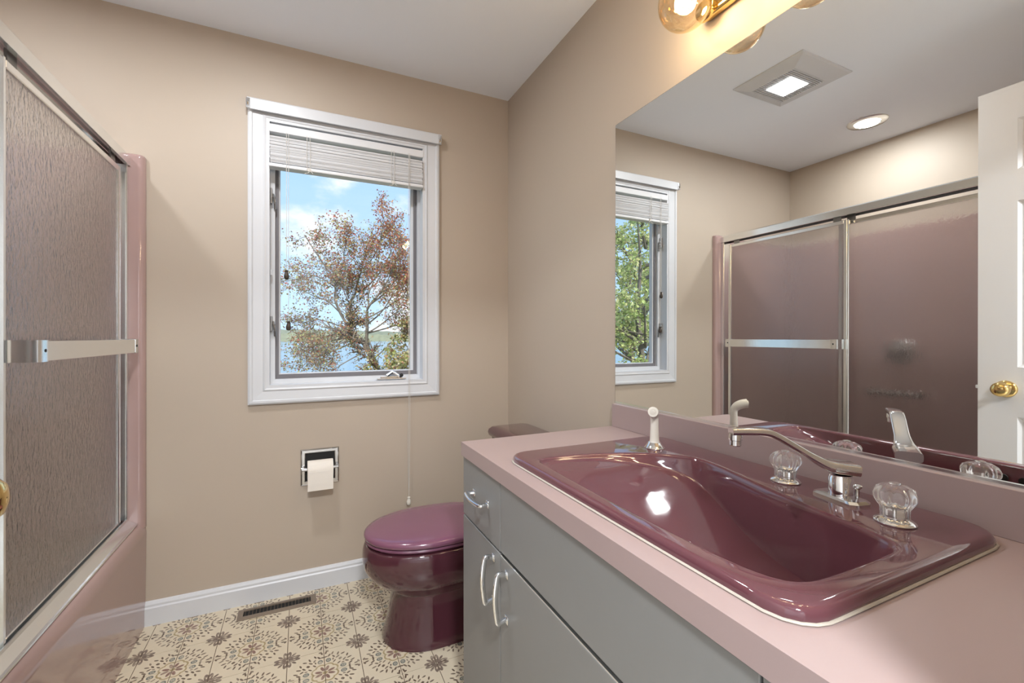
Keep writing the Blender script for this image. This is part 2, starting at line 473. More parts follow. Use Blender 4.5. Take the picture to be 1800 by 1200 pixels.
# blind, pulled up
bl = thing('window_blind', 'white slatted blind drawn up to the top of the window', 'blind', (.2135, D-.005, 1.89))
BX0, BX1 = WX[0]+.004, WX[1]-.004
bm = B(); box(bm, BX0+.004, BX1-.004, D-.014, D+.028, 2.044, 2.079, .003)
obj('headrail', bm, M['blind'], bl)
z = 2.030
slat = None
for k in range(24):
    zz = 2.022 - k*.0048
    if slat is None:
        bm = B()
        prism(bm, [(D-.026, zz), (D-.012, zz+.0022), (D+.010, zz+.0022), (D+.024, zz), (D+.010, zz-.0016), (D-.024, zz-.0034)], 'x', BX0+.010, BX1-.012)
        slat = obj('slat', bm, M['blind'], bl)
    else:
        c = slat.copy(); C.objects.link(c); c.parent = bl
        c.location = (random.uniform(-.002, .002), random.uniform(-.0022, .0022), -.0048*k)
        c.rotation_euler = (random.uniform(-.015, .015), 0, 0)
        c.location.z += 0
bm = B(); box(bm, BX0+.006, BX1-.008, D-.027, D+.024, 1.888, 1.904, .004)
obj('bottom_rail', bm, M['blind'], bl)
for x in (.03, .40):
    bm = B()
    tube(bm, smooth_path([(x-.016, D-.034, 1.872), (x, D-.032, 1.880), (x+.006, D-.031, 1.889), (x+.018, D-.033, 1.878)]), .0013, 6)
    box(bm, x-.004, x+.010, D-.031, D-.027, 1.886, 1.902)
    obj('ladder_knot', bm, M['cord'], bl)
    bm = B()
    for dx in (-.006, .006):
        tube(bm, [(x+dx, D-.0315, 1.895), (x+dx*1.2, D-.0325, 1.96), (x+dx, D-.0315, 2.045)], .0012, 6)
    obj('ladder_cord', bm, M['cord'], bl)
def tassel(bm, x, y, zt):
    lathe(bm, [(.003, .0), (.0075, -.003), (.0060, -.010), (.0080, -.016), (.0105, -.026), (.0100, -.036), (.006, -.041), (.001, -.042)], (x, y, zt), 'z', 16)
for x, zt in ((-.058, 1.440), (-.050, 1.216)):
    bm = B(); tube(bm, [(x, D-.030, 2.046), (x, D-.030, zt)], .0011, 6)
    cd = obj('pull_cord', bm, M['cord'], bl)
    bm = B(); tassel(bm, x, D-.030, zt)
    obj('tassel', bm, M['walnut'], cd, label='dark wooden cord tassel')
bm = B()
for dx in (-.003, .003):
    tube(bm, smooth_path([(.480+dx, D-.030, 2.046), (.479+dx, D-.030, 1.4), (.481+dx, D-.028, .92), (.479+dx*1.3, D-.026, .6), (.479, D-.026, .36)], 4), .0012, 6)
cd = obj('lift_cord', bm, M['cord'], bl)
bm = B(); tassel(bm, .479, D-.026, .362)
obj('tassel', bm, M['bone'], cd, label='cream cord tassel low on the wall')

# ------------------------------------------------------------------ mirror
my0, my1, mz0, mz1 = .06, 1.291, .908, 1.905
mir = thing('wall_mirror', 'large frameless wall mirror standing on the pink backsplash', 'mirror', (W-.0058, 0, mz0))
obj('mirror_backing', box(B(), W-.0050, W-.0005, my0, my1+.0022, mz0, mz1+.0022), M['plate'], mir)
bm = B(); box(bm, W-.0066, W-.0051, my0, my1, mz0, mz1)
obj('mirror_glass', bm, M['mirror'], mir)
bm = B(); box(bm, W-.0105, W-.0015, my0, my1, mz0-.0015, mz0+.006)
obj('bottom_channel', bm, M['alu'], mir, label='aluminium channel under the mirror')
mir.rotation_euler = (0, math.radians(.10), 0)

# ------------------------------------------------------------------ vanity
CX, CY1, CZ = .441, 1.294, .827
VX = .4455
van = thing('vanity_cabinet', 'grey slab fronted vanity cabinet under the pink countertop', 'cabinet', (.73, .66, 0))
bm = B()
VY0, VY1, VZ = .045, 1.286, .786
box(bm, VX+.019, W-.004, VY1-.018, VY1, 0, VZ); box(bm, VX+.019, W-.004, VY0, VY0+.018, 0, VZ)
box(bm, VX+.04, W-.022, VY0, VY1, .085, .10); box(bm, VX+.07, VX+.085, VY0, VY1, 0, .09)
box(bm, W-.02, W-.006, VY0, VY1, .09, VZ)
box(bm, VX+.019, VX+.034, VY0, VY1, .595, .63); box(bm, VX+.019, VX+.034, VY0, VY1, .755, VZ)
box(bm, VX+.019, VX+.034, .985, 1.030, .09, VZ); box(bm, VX+.019, VX+.034, .295, .340, .09, VZ)
box(bm, VX+.019, VX+.05, VY0, VY0+.03, .0, VZ); box(bm, VX+.019, VX+.05, VY1-.03, VY1, 0, VZ)
obj('carcass', bm, M['grey'], van)
def slab(name, y0, y1, z0, z1):
    bm = B(); box(bm, VX, VX+.0185, y0, y1, z0, z1, .0018, 2)
    return obj(name, bm, M['grey'], van)
YS1, YS0, ZS = 1.009, .318, .612
dr = slab('drawer', YS1+.0015, VY1, ZS+.002, .7845)
d1 = slab('door', YS1+.0015, VY1, .10, ZS-.003)
ff = slab('false_front', YS0+.0015, YS1-.0015, ZS+.004, .7845)
d2 = slab('door', YS0+.0015, YS1-.0015, .10, ZS-.006)
dr2 = slab('drawer', VY0, YS0-.0015, ZS+.002, .7845)
d3 = slab('door', VY0, YS0-.0015, .10, ZS-.003)
bm = B(); box(bm, VX+.001, VX+.012, YS0+.002, YS1-.002, ZS-.0065, ZS-.004)
obj('edge_trim', bm, M['alu'], d2, label='bright metal edge along the door top')
def pull(par, a, b):
    a, b = Vector(a), Vector(b); u = (b-a)
    out = Vector((-.028, 0, 0))
    pts = [a, a+out*.75+u*-.03, a+out*.95+u*.10, a+out*1.10+u*.5, b+out*.95-u*.10, b+out*.75+u*.03, b]
    up = (0, 0, 1) if abs(u.y) > abs(u.z) else (0, 1, 0)
    bm = B()
    tube(bm, smooth_path(pts, 6), 1.0, 12, flat=(.0064, .0040), up=up)
    for p in (a, b):
        box(bm, VX-.003, VX+.0003, p.y-.009, p.y+.009, p.z-.009, p.z+.009, .0012)
    obj('handle', bm, M['chrome'], par, label='chrome bow handle', smooth=True, angle=50)
pull(dr, (VX, 1.190, .705), (VX, 1.090, .705))
pull(d1, (VX, 1.050, .583), (VX, 1.050, .475))
pull(d2, (VX, .969, .578), (VX, .969, .470))
pull(dr2, (VX, .235, .705), (VX, .135, .705))
pull(d3, (VX, .285, .583), (VX, .285, .475))

# countertop, with a hole for the sink
ct = thing('countertop', 'pink laminate countertop with a square front edge and backsplash', 'countertop', (.73, .66, .787))
bm = B()
hx0, hx1, hy0, hy1 = .498, .968, .314, 1.046
xs = [CX, hx0, hx1, W-.001]; ys = [YF+.001, hy0, hy1, CY1]
V = {}
for zi, z in enumerate((.787, CZ)):
    for i, x in enumerate(xs):
        for j, y in enumerate(ys):
            V[i, j, zi] = bm.verts.new((x, y, z))
for i in range(3):
    for j in range(3):
        if (i, j) == (1, 1): continue
        for zi in (0, 1): bm.faces.new([V[i, j, zi], V[i+1, j, zi], V[i+1, j+1, zi], V[i, j+1, zi]])
for k in range(3):
    for a, b in (((0, k), (0, k+1)), ((3, k), (3, k+1)), ((k, 0), (k+1, 0)), ((k, 3), (k+1, 3))):
        bm.faces.new([V[a[0], a[1], 0], V[b[0], b[1], 0], V[b[0], b[1], 1], V[a[0], a[1], 1]])
for a, b in (((1, 1), (2, 1)), ((1, 2), (2, 2)), ((1, 1), (1, 2)), ((2, 1), (2, 2))):
    bm.faces.new([V[a[0], a[1], 0], V[b[0], b[1], 0], V[b[0], b[1], 1], V[a[0], a[1], 1]])
bmesh.ops.recalc_face_normals(bm, faces=bm.faces)
obj('worktop', bm, M['laminate'], ct)
bm = B(); box(bm, W-.021, W-.001, YF+.001, CY1-.002, CZ, .907, .001, 1)
obj('backsplash', bm, M['laminate'], ct)

# ------------------------------------------------------------------ sink
sink = thing('bathroom_sink', 'large burgundy drop-in sink with a ramped basin set in the pink counter', 'sink', (.745, .68, .827))
CEN = (.705, .66)
NS = 160
def polar(poly, th):
    d = (math.cos(th), math.sin(th)); best = 0
    for (x1, y1), (x2, y2) in zip(poly, poly[1:]+poly[:1]):
        x1 -= CEN[0]; x2 -= CEN[0]; y1 -= CEN[1]; y2 -= CEN[1]
        ex, ey = x2-x1, y2-y1
        den = d[0]*ey - d[1]*ex
        if abs(den) < 1e-12: continue
        t = (x1*ey - y1*ex)/den
        u = (x1*d[1]-y1*d[0])/den
        if t > 0 and -1e-6 <= u <= 1+1e-6: best = max(best, t)
    return best
def chaikin(p, n=3):
    for _ in range(n):
        q = []
        for a, b in zip(p, p[1:]+p[:1]):
            q += [(a[0]*.75+b[0]*.25, a[1]*.75+b[1]*.25), (a[0]*.25+b[0]*.75, a[1]*.25+b[1]*.75)]
        p = q
    return p
def rrect(x0, x1, y0, y1, r, n=8):
    out = []
    for cx, cy, a0 in ((x1-r, y1-r, 0), (x0+r, y1-r, 90), (x0+r, y0+r, 180), (x1-r, y0+r, 270)):
        for k in range(n+1):
            a = math.radians(a0+90*k/n); out.append((cx+r*math.cos(a), cy+r*math.sin(a)))
    return out
TH = [2*PI*(k+.5)/NS for k in range(NS)]
def dense(poly):
    return [polar(poly, t) for t in TH]
SO = (.484, .990, .297, 1.056)
rO = dense(rrect(*SO, .050))
open_poly = chaikin([(.521, .93), (.524, .952), (.545, .962), (.62, .956), (.70, .938), (.78, .907), (.845, .862), (.884, .815), (.886, .765), (.858, .66), (.832, .575), (.806, .46), (.792, .375), (.775, .345), (.74, .341), (.62, .341), (.56, .345), (.533, .372), (.522, .44), (.519, .6), (.519, .8)], 3)
rI = dense(open_poly)
floor_poly = chaikin([(.534, .90), (.538, .930), (.560, .946), (.62, .942), (.70, .925), (.777, .893), (.837, .852), (.871, .810), (.872, .765), (.845, .66), (.819, .575), (.793, .46), (.778, .388), (.764, .362), (.735, .357), (.62, .357), (.572, .361), (.548, .383), (.536, .45), (.532, .6), (.532, .8)], 3)
rF = dense(floor_poly)
ZY = [.30, .40, .45, .51, .55, .588, .615, .641, .67, .70, .73, .761, .785, .807, .85, .90, .95, 1.0]
ZZ = [.711, .712, .714, .718, .7215, .7262, .7313, .738, .7475, .7585, .770, .7815, .7905, .799, .8125, .8255, .8345, .838]
def zf(y): return float(np.interp(y, ZY, ZZ))
ZR = .8455
def pl(rs, z, off=0):
    out = []
    for t, r in zip(TH, rs):
        x, y = CEN[0]+(r+off)*math.cos(t), CEN[1]+(r+off)*math.sin(t)
        out.append((x, y, z(x, y) if callable(z) else z))
    return out
def mixr(a, b, t): return [p+(q-p)*t for p, q in zip(a, b)]
loops = [pl(rO, .8272, -.004), pl(rO, .8275, 0), pl(rO, .834, .0006), pl(rO, .8388, -.0008), pl(rO, .8422, -.003), pl(rO, .8445, -.0065), pl(rO, .8452, -.0095), pl(rO, ZR, -.014)]
loops += [pl(mixr(rO, rI, t), ZR, -.014*(1-t)+.012*t) for t in (.5, 1)]
loops += [pl(rI, .8452, .009), pl(rI, .8440, .005), pl(rI, .8415, .002), pl(rI, .8375, .0)]
def wall_loop(t, ze):
    out = []
    for th, a, b in zip(TH, rI, rF):
        r = a+(b-a)*t
        x, y = CEN[0]+r*math.cos(th), CEN[1]+r*math.sin(th)
        xb, yb = CEN[0]+b*math.cos(th), CEN[1]+b*math.sin(th)
        zb = zf(yb)
        out.append((x, y, .8375 + (zb-.8375)*ze))
    return out
loops += [wall_loop(t, ze) for t, ze in ((.25, .22), (.55, .55), (.80, .85), (.92, .96))]
for s in (1, .96, .88, .8, .7, .6, .5, .4, .3, .2, .1, .04):
    out = []
    for th, b in zip(TH, rF):
        x, y = CEN[0]+b*s*math.cos(th), CEN[1]+b*s*math.sin(th)
        out.append((x, y, zf(y)))
    loops.append(out)
bm = B(); loft(bm, loops, False, True)
obj('basin', bm, M['burgundy'], sink, smooth=True, angle=60)
bm = B()
cl_ = [(x, y, .8290) for x, y, z in pl(rO, 0, .0016)]
P = [Vector(p) for p in cl_]; lo = []
for i, p in enumerate(P):
    t = (P[(i+1) % NS]-P[i-1]).normalized(); s = t.cross(Vector((0, 0, 1)))
    lo.append([p+s*.0022*math.cos(a)+Vector((0, 0, .0020*math.sin(a))) for a in (0, PI/3, 2*PI/3, PI, 4*PI/3, 5*PI/3)])
loft(bm, lo+[lo[0]], False, False)
obj('caulk_bead', bm, M['caulk'], sink, label='whitish caulk line around the sink rim', smooth=True)
for y in (.462, .428):
    bm = B(); lathe(bm, [(.001, 0), (.0088, 0), (.0088, .004), (.001, .004)], (.5295, y, .8130), 'x', 16)
    obj('overflow_shade', bm, M['dark'], sink, label='black disc painting the shade of an overflow hole in the basin front wall')  # black discs stand in for the dark inside the holes
bm = B(); lathe(bm, [(.004, .0), (.020, .001), (.022, .003), (.020, .004), (.012, .002), (.004, .002)], (.655, .455, zf(.455)), 'z', 24)
obj('drain', bm, M['chrome'], sink)

# ------------------------------------------------------------------ faucet
fx, fy = .905, .488
fz = ZR
fa = thing('faucet', 'chrome swing-spout faucet turned to the left over the burgundy sink', 'faucet', (fx, fy, fz))
bm = B()
ang = math.atan2(.207, .042)   # the deck line is slightly skewed
def rot(px, py): return (fx+px*math.cos(ang)-py*math.sin(ang), fy+px*math.sin(ang)+py*math.cos(ang))
pp = [(-.036, -.024), (.036, -.024), (.044, -.012), (.044, .012), (.036, .024), (-.036, .024), (-.044, .012), (-.044, -.012)]
lp = []
for s, z in ((1, 0), (1, .004), (.86, .0075), (.6, .0085)):
    lp.append([(*rot(px*s, py*s), fz+z) for px, py in pp])
loft(bm, lp)
obj('base_plate', bm, M['chrome'], fa)
bm = B(); lathe(bm, [(.0195, .006), (.0195, .040), (.0180, .042), (.0180, .046), (.0195, .047)], (fx, fy, fz), 'z', 32)
obj('body', bm, M['chrome'], fa, smooth=True)
dx, dy = -.162, .098
def K(k, z): return (fx+dx*k, fy+dy*k, z)
bm = B()
path = smooth_path([K(-.12, .902), K(.0, .904), K(.12, .908), K(.24, .919), K(.45, .943), K(.60, .960), K(.70, .967), K(.85, .968), K(1.03, .967)], 5)
n = len(path)
wd = [1.15 if i < n*.22 else (1.15-.45*min(1, (i-n*.22)/(n*.2))) for i in range(n)]
lo = []
tube(bm, path, wd, 20, flat=(.0195, .0095))
obj('spout', bm, M['chrome'], fa, smooth=True, angle=55)
bm = B(); lathe(bm, [(.0115, -.002), (.0122, .004), (.0122, .010), (.0105, .011), (.0105, .020), (.009, .0215), (.006, .0205)], (*K(.985, 0)[:2], .961), 'z', 24, flip=-1)
obj('aerator', bm, M['chrome'], fa, smooth=True)
lx, ly = rot(-.026, -.012); 
lx, ly = fx+.030, fy-.024
bm = B(); lathe(bm, [(.0035, .004), (.0035, .020), (.005, .022), (.0085, .025), (.0085, .028), (.004, .030)], (lx-.012, ly+.006, fz), 'z', 16)
obj('lift_rod', bm, M['chrome'], fa, smooth=True)

def handle(x, y, label):
    h = thing('crystal_tap', label, 'tap', (x, y, ZR), 'crystal tap handles on the sink deck')
    bm = B(); lathe(bm, [(.027, 0), (.028, .002), (.026, .0045), (.021, .007), (.016, .0085), (.016, .010)], (x, y, ZR), 'z', 32)
    obj('flange', bm, M['chrome'], h, smooth=True)
    bm = B(); lathe(bm, [(.0150, .009), (.0150, .026), (.0105, .034), (.006, .036)], (x, y, ZR), 'z', 24)
    obj('stem', bm, M['chrome'], h, smooth=True)
    bm = B(); lathe(bm, [(.0185, .0105), (.0190, .022), (.0195, .026), (.0235, .033), (.0272, .040), (.0275, .047), (.0245, .054), (.0150, .0605), (.006, .0625), (.001, .0625)], (x, y, ZR), 'z', 80, flute=(.085, 8))
    obj('crystal_knob', bm, M['crystal'], h, smooth=True, angle=35)
    bm = B(); lathe(bm, [(.0075, .0622), (.0080, .0635), (.006, .0645), (.001, .0648)], (x, y, ZR), 'z', 20)
    obj('cap', bm, M['crystal'], h, smooth=True)
handle(.912, .597, 'clear crystal tap handle left of the spout')
handle(.870, .389, 'clear crystal tap handle right of the spout')

# side sprayer
sx, sy = .866, .928
sp = thing('sink_sprayer', 'bone plastic side sprayer standing in a chrome base on the sink deck', 'sprayer', (sx, sy, ZR))
bm = B(); lathe(bm, [(.0265, 0), (.027, .002), (.024, .005), (.019, .012), (.0165, .016), (.0125, .017)], (sx, sy, ZR), 'z', 32)
obj('base', bm, M['chrome'], sp, smooth=True)
bm = B()
hd = Vector((-.75, -.66, 0)).normalized()
tube(bm, smooth_path([(sx, sy, ZR+.014), (sx, sy, ZR+.03), Vector((sx, sy, ZR+.055)) , Vector((sx, sy, ZR+.080))+hd*.000, Vector((sx, sy, ZR+.093))+hd*.008, Vector((sx, sy, ZR+.100))+hd*.022, Vector((sx, sy, ZR+.103))+hd*.036], 5),
     [.0135, .0130, .0125, .0122, .0120, .0118, .0115, .0115, .0112, .0110, .0108, .0106, .0105, .0105, .0105, .0106, .0108, .0112, .0118, .0122, .0125, .0127, .0128, .0130, .0132, .0132, .0132, .0132, .0132, .0132, .0132][:31], 18)
w = obj('wand', bm, M['bone'], sp, smooth=True, angle=60)
bm = B()
ct_ = Vector((sx, sy, ZR+.103))+hd*.0365
tube(bm, [ct_, ct_+hd*.0015], .0085, 20); tube(bm, [ct_+hd*.0015, ct_+hd*.003], .0045, 16)
obj('spray_face', bm, M['bone'], w)

# ------------------------------------------------------------------ toilet
TY = 1.745
to = thing('toilet', 'burgundy toilet with closed lid beside the vanity', 'toilet', (.55, TY, 0))
def egg(xf, xb, hw, z, n=64, xc=.46, ef=1.0, eb=.72):
    l = []
    for k in range(n):
        t = 2*PI*k/n
        c, s = math.cos(t), math.sin(t)
        if c < 0: x = xc + (xc-xf)*math.copysign(abs(c)**ef, c); y = hw*math.copysign(abs(s)**.95, s)
        else: x = xc + (xb-xc)*abs(c)**eb; y = hw*math.copysign(abs(s)**eb, s)
        l.append((x, TY+y, z))
    return l
bm = B()
prof = [(.281, .83, .148, 0), (.280, .83, .149, .012), (.288, .83, .143, .03), (.300, .83, .132, .08), (.312, .83, .124, .14), (.319, .83, .121, .178), (.316, .83, .124, .190),
        (.292, .83, .138, .202), (.258, .83, .156, .222), (.230, .83, .170, .248), (.213, .83, .180, .280), (.207, .82, .184, .315), (.209, .81, .184, .345), (.215, .80, .181, .362), (.224, .79, .174, .3675)]
loft(bm, [egg(*p[:3], p[3]) for p in prof])
obj('bowl', bm, M['burg_toilet'], to, smooth=True, angle=50)
bm = B()
sp_ = [(.232, .74, .168, .3715), (.221, .745, .177, .374), (.217, .748, .180, .379), (.221, .745, .177, .3845), (.236, .73, .165, .386)]
loft(bm, [egg(*p[:3], p[3]) for p in sp_])
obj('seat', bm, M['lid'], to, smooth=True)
bm = B()
lp_ = [(.228, .72, .174, .388), (.217, .725, .183, .3905), (.213, .728, .186, .397), (.214, .728, .185, .404), (.221, .722, .179, .411), (.238, .705, .164, .4150), (.30, .66, .115, .4175), (.40, .55, .04, .4185)]
loft(bm, [egg(*p[:3], p[3]) for p in lp_])
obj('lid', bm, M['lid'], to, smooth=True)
bm = B()
def rl(x0, x1, hy, z, r=.03): return [(x, y, z) for x, y in rrect(x0, x1, TY-hy, TY+hy, r, 5)]
loft(bm, [rl(.845, 1.016, .215, .36), rl(.835, 1.016, .235, .40), rl(.826, 1.016, .246, .62), rl(.825, 1.016, .247, .672)])
obj('tank', bm, M['burg_toilet'], to, smooth=True)
bm = B()
loft(bm, [rl(.822, 1.018, .250, .672), rl(.813, 1.018, .259, .678), rl(.810, 1.018, .262, .692), rl(.813, 1.018, .259, .705), rl(.825, 1.016, .247, .7165), rl(.845, 1.0, .225, .720)])
obj('tank_lid', bm, M['burg_toilet'], to, smooth=True, angle=50)
for y in (TY-.07, TY+.07):
    obj('hinge', box(B(), .735, .775, y-.02, y+.02, .3675, .402, .006), M['lid'], to)

# ------------------------------------------------------------------ paper holder, paper
hx0_, hx1_, hz0, hz1 = -.002, .160, .474, .637
ph = thing('paper_holder', 'chrome recessed toilet paper holder in the wall under the window', 'paper holder', (.079, D, .474))
bm = B()
frame_ring(bm, (hx0_, hx1_, hz0, hz1), (hx0_+.019, hx1_-.019, hz0+.019, hz1-.019), [(0, 0), (0, .003), (.12, .007), (.3, .005), (.85, .005), (1, .003), (1, -.0), ], lambda d: D-.0005-d)
obj('flange', bm, M['chrome_grey'], ph)
bm = B()
box(bm, hx0_+.018, hx1_-.018, D-.002, D-.0006, hz0+.018, hz1-.018)
obj('niche_shade', bm, M['dark'], ph, label='flat dark sheet painting the shade of the recess behind the roll')  # thin dark sheet on the wall paints the shade inside the holder
for s in (0, 1):
    x0 = hx0_+.001 if s == 0 else hx1_-.001
    d = 1 if s == 0 else -1
    bm = B()
    box(bm, min(x0, x0+d*.014), max(x0, x0+d*.014), D-.022, D-.005, .548, .560, .003)
    tube(bm, [(x0+d*.004, D-.030, .553), (x0+d*.026, D-.030, .553)], .0075, 14)
    box(bm, min(x0+d*.004, x0+d*.012), max(x0+d*.004, x0+d*.012), D-.032, D-.010, .547, .559, .002)
    obj('roller_arm', bm, M['chrome_grey'], ph)
rx0, rx1, rc = .026, .131, (D-.0425, .553)
pr = thing('toilet_paper_roll', 'white toilet paper roll in the chrome wall holder', 'toilet paper', (.079, rc[0], .51))
bm = B()
lathe(bm, [(.017, 0), (.0405, 0), (.0410, .002), (.0410, rx1-rx0-.002), (.0405, rx1-rx0), (.017, rx1-rx0)], (rx0, rc[0], rc[1]), 'x', 40, True)
obj('paper', bm, M['paper'], pr, smooth=True)
bm = B()
prism(bm, [(rc[0]-.0412, .553), (rc[0]-.0422, .553), (rc[0]-.0430, .50), (rc[0]-.0425, .470), (rc[0]-.0416, .470), (rc[0]-.0420, .50)], 'x', rx0, rx1-.001)
obj('loose_sheet', bm, M['paper'], pr)

# ------------------------------------------------------------------ floor register
rg = thing('floor_register', 'brown metal floor register by the baseboard under the window', 'floor vent', (-.09, 2.133, 0))
RX0, RX1, RY0, RY1 = -.237, .060, 2.092, 2.172
bm = B()
L = lambda x0, x1, y0, y1, z: [(x0, y0, z), (x1, y0, z), (x1, y1, z), (x0, y1, z)]
loft(bm, [L(RX0, RX1, RY0, RY1, .0), L(RX0+.001, RX1-.001, RY0+.001, RY1-.001, .003), L(RX0+.014, RX1-.014, RY0+.013, RY1-.013, .006), L(RX0+.022, RX1-.022, RY0+.019, RY1-.019, .006), L(RX0+.022, RX1-.022, RY0+.019, RY1-.019, .0012)], False, False)
obj('frame', bm, M['register'], rg)
obj('duct_shade', box(B(), RX0+.020, RX1-.020, RY0+.017, RY1-.017, .0002, .0010), M['dark'], rg, label='flat black sheet painting the shade under the louvers')  # black sheet on the floor paints the shade below the louvers
nl = 19; lv = None
for k in range(nl):
    x = RX0+.022+(RX1-RX0-.044)*(k+.5)/nl
    if lv is None:
        bm = B(); tube(bm, [(x, RY0+.018, .0035), (x, RY1-.018, .0035)], 1.0, 4, flat=(.0012, .0024)); x0_ = x
        lv = obj('louver', bm, M['register'], rg)
    else:
        dup(lv, (x-x0_, 0, 0), rg)

# ------------------------------------------------------------------ tub and surround
TX, TY0, TY1 = -.556, .660, D-.002
tub = thing('bathtub', 'dusty pink one-piece fibreglass bathtub and surround in the alcove', 'bathtub', (-.98, 1.46, 0))
bm = B()
# apron: profile in xz swept along y
ap = [(TX-.004, 0), (TX, .368)] + [(TX-.028*(1-math.cos(a)), .368+.046*math.sin(a)) for a in [PI/2*k/8 for k in range(1, 9)]] + [(-.67, .416), (-.685, .408), (-.715, .33), (-.76, .12), (-.80, .075), (-1.22, .075), (-1.27, .12), (-1.30, .30), (-1.32, .414), (XL+.004, .416), (XL+.004, .0)]
prism(bm, ap, 'y', TY0, TY1)
obj('tub_shell', bm, M['pink'], tub, smooth=True, angle=50)
def column(y0, y1):
    bm = B()
    pts = []
    r = .022
    ys, ye = (y0, y1)
    if y0 > 1.5:   # far end: front face towards -y
        poly = [(TX-.072, y1), (TX-.072, y0+.006), (TX-.066, y0), (TX-r, y0)] + [(TX-r+r*math.sin(a), y0+r-r*math.cos(a)) for a in [PI/2*k/6 for k in range(1, 7)]] + [(TX, y1)]
    else:
        poly = [(TX-.072, y0), (TX-.072, y1-.006), (TX-.066, y1), (TX-r, y1)] + [(TX-r+r*math.sin(a), y1-r+r*math.cos(a)) for a in [PI/2*k/6 for k in range(1, 7)]] + [(TX, y0)]
    cx = sum(p[0] for p in poly)/len(poly); cy = y1 if y0 > 1.5 else y0
    def sc(s): return [(cx+(x-cx)*s, cy+(y-cy)*s) for x, y in poly]
    lo = [[(x, y, z) for x, y in sc(s)] for z, s in ((.395, 1), (1.844, 1), (1.851, .97), (1.856, .90), (1.858, .78))]
    loft(bm, lo)
    return bm
obj('front_flange', column(2.190, TY1), M['pink'], tub, smooth=True, angle=40)
obj('front_flange', column(TY0, .690), M['pink'], tub, smooth=True, angle=40)
def panel(x0, x1, y0, y1):
    bm = B(); box(bm, x0, x1, y0, y1, .415, 1.848, .008, 3); return bm
obj('surround_panel', panel(XL+.003, XL+.024, TY0, TY1), M['pink'], tub)
obj('surround_panel', panel(XL+.02, TX-.070, TY1-.020, TY1), M['pink'], tub)
obj('surround_panel', panel(XL+.02, TX-.070, TY0, TY0+.020), M['pink'], tub)
# faint fittings on the long wall seen through the glass
sv = thing('shower_valve', 'round chrome shower valve seen blurred through the obscure glass', 'valve', (XL+.024, 1.50, 1.06))
bm = B(); lathe(bm, [(.075, 0), (.078, .006), (.065, .014), (.03, .020), (.028, .045), (.036, .05), (.036, .075), (.02, .085), (.001, .086)], (XL+.024, 1.50, 1.06), 'x', 32)
obj('escutcheon', bm, M['latch'], sv, smooth=True)
gb = thing('grab_bar', 'dark horizontal grab bar seen blurred through the obscure glass', 'grab bar', (XL+.024, 1.53, .80))
bm = B(); tube(bm, smooth_path([(XL+.024, 1.39, .80), (XL+.070, 1.40, .80), (XL+.075, 1.43, .80), (XL+.075, 1.62, .80), (XL+.070, 1.65, .80), (XL+.024, 1.66, .80)], 5), .017, 12)
obj('bar', bm, M['latch'], gb, smooth=True)

# ------------------------------------------------------------------ sliding shower door
sd = thing('shower_door', 'aluminium framed sliding shower door with obscure glass on the pink tub', 'shower door', (-.65, 1.46, .385))
Y0s, Y1s = .691, 2.189
bm = B()
prism(bm, [(-0.5980, 1.8060), (-0.5980, 1.8420), (-0.6020, 1.8480), (-0.6680, 1.8480), (-0.6720, 1.8420), (-0.6720, 1.8060), (-0.6670, 1.8060), (-0.6670, 1.8400), (-0.6390, 1.8400), (-0.6390, 1.8200), (-0.6350, 1.8200), (-0.6350, 1.8400), (-0.6050, 1.8400), (-0.6050, 1.8100), (-0.6100, 1.8100), (-0.6100, 1.8060)], 'y', Y0s, Y1s+.012)
obj('header', bm, M['alu'], sd)
bm = B()
prism(bm, [(-0.5750, 0.4160), (-0.5750, 0.4215), (-0.5810, 0.4230), (-0.6050, 0.4365), (-0.6050, 0.4465), (-0.6080, 0.4465), (-0.6090, 0.4315), (-0.6300, 0.4315), (-0.6300, 0.4485), (-0.6340, 0.4485), (-0.6340, 0.4315), (-0.6550, 0.4315), (-0.6550, 0.4465), (-0.6670, 0.4445), (-0.6670, 0.4160)], 'y', Y0s, Y1s)
obj('bottom_track', bm, M['alu'], sd)
for ya, yb in ((Y1s-.022, Y1s), (Y0s, Y0s+.022)):
    bm = B(); box(bm, -.664, -.602, ya, yb, .446, 1.806, .002, 1)
    obj('side_jamb', bm, M['alu'], sd)
def sliding(x0, x1, y0, y1, lab):
    bm = B()
    sw, z0, z1 = .026, .434, 1.784
    # stiles and rails with a stepped face
    for a, b, c, d in ((y0, y0+sw, z0, z1), (y1-sw*.75, y1, z0, z1), (y0+sw, y1-sw*.75, z1-.020, z1), (y0+sw, y1-sw*.75, z0, z0+.020)):
        box(bm, x0, x1, a, b, c, d, .002, 1)
    box(bm, x1-.001, x1+.003, y0+.009, y0+.017, z0+.001, z1-.001)
    fr = obj('sliding_panel', bm, M['alu'], sd, label=lab)
    bm = B(); box(bm, (x0+x1)/2-.0025, (x0+x1)/2+.0025, y0+.01, y1-.01, z0+.012, z1-.012)
    obj('obscure_glass', bm, M['shower_glass'], fr, label='rippled obscure glass')
    bm = B()
    for y in (y0+.06, y1-.06):
        box(bm, (x0+x1)/2-.003, (x0+x1)/2+.003, y-.02, y+.02, z1-.002, 1.816)
    obj('hanger', bm, M['latch'], fr)
    return fr
pa = sliding(-.628, -.613, 1.395, 2.140, 'outer panel carrying the towel bar')
sliding(-.659, -.644, .716, 1.462, 'inner panel behind the outer one')
bm = B(); box(bm, -.560, -.554, 1.452, 2.085, 1.090, 1.136, .0015, 2)
box(bm, -.563, -.5535, 1.452, 2.085, 1.0875, 1.0925, .001, 1)
obj('towel_bar', bm, M['alu'], pa, label='flat aluminium towel bar')
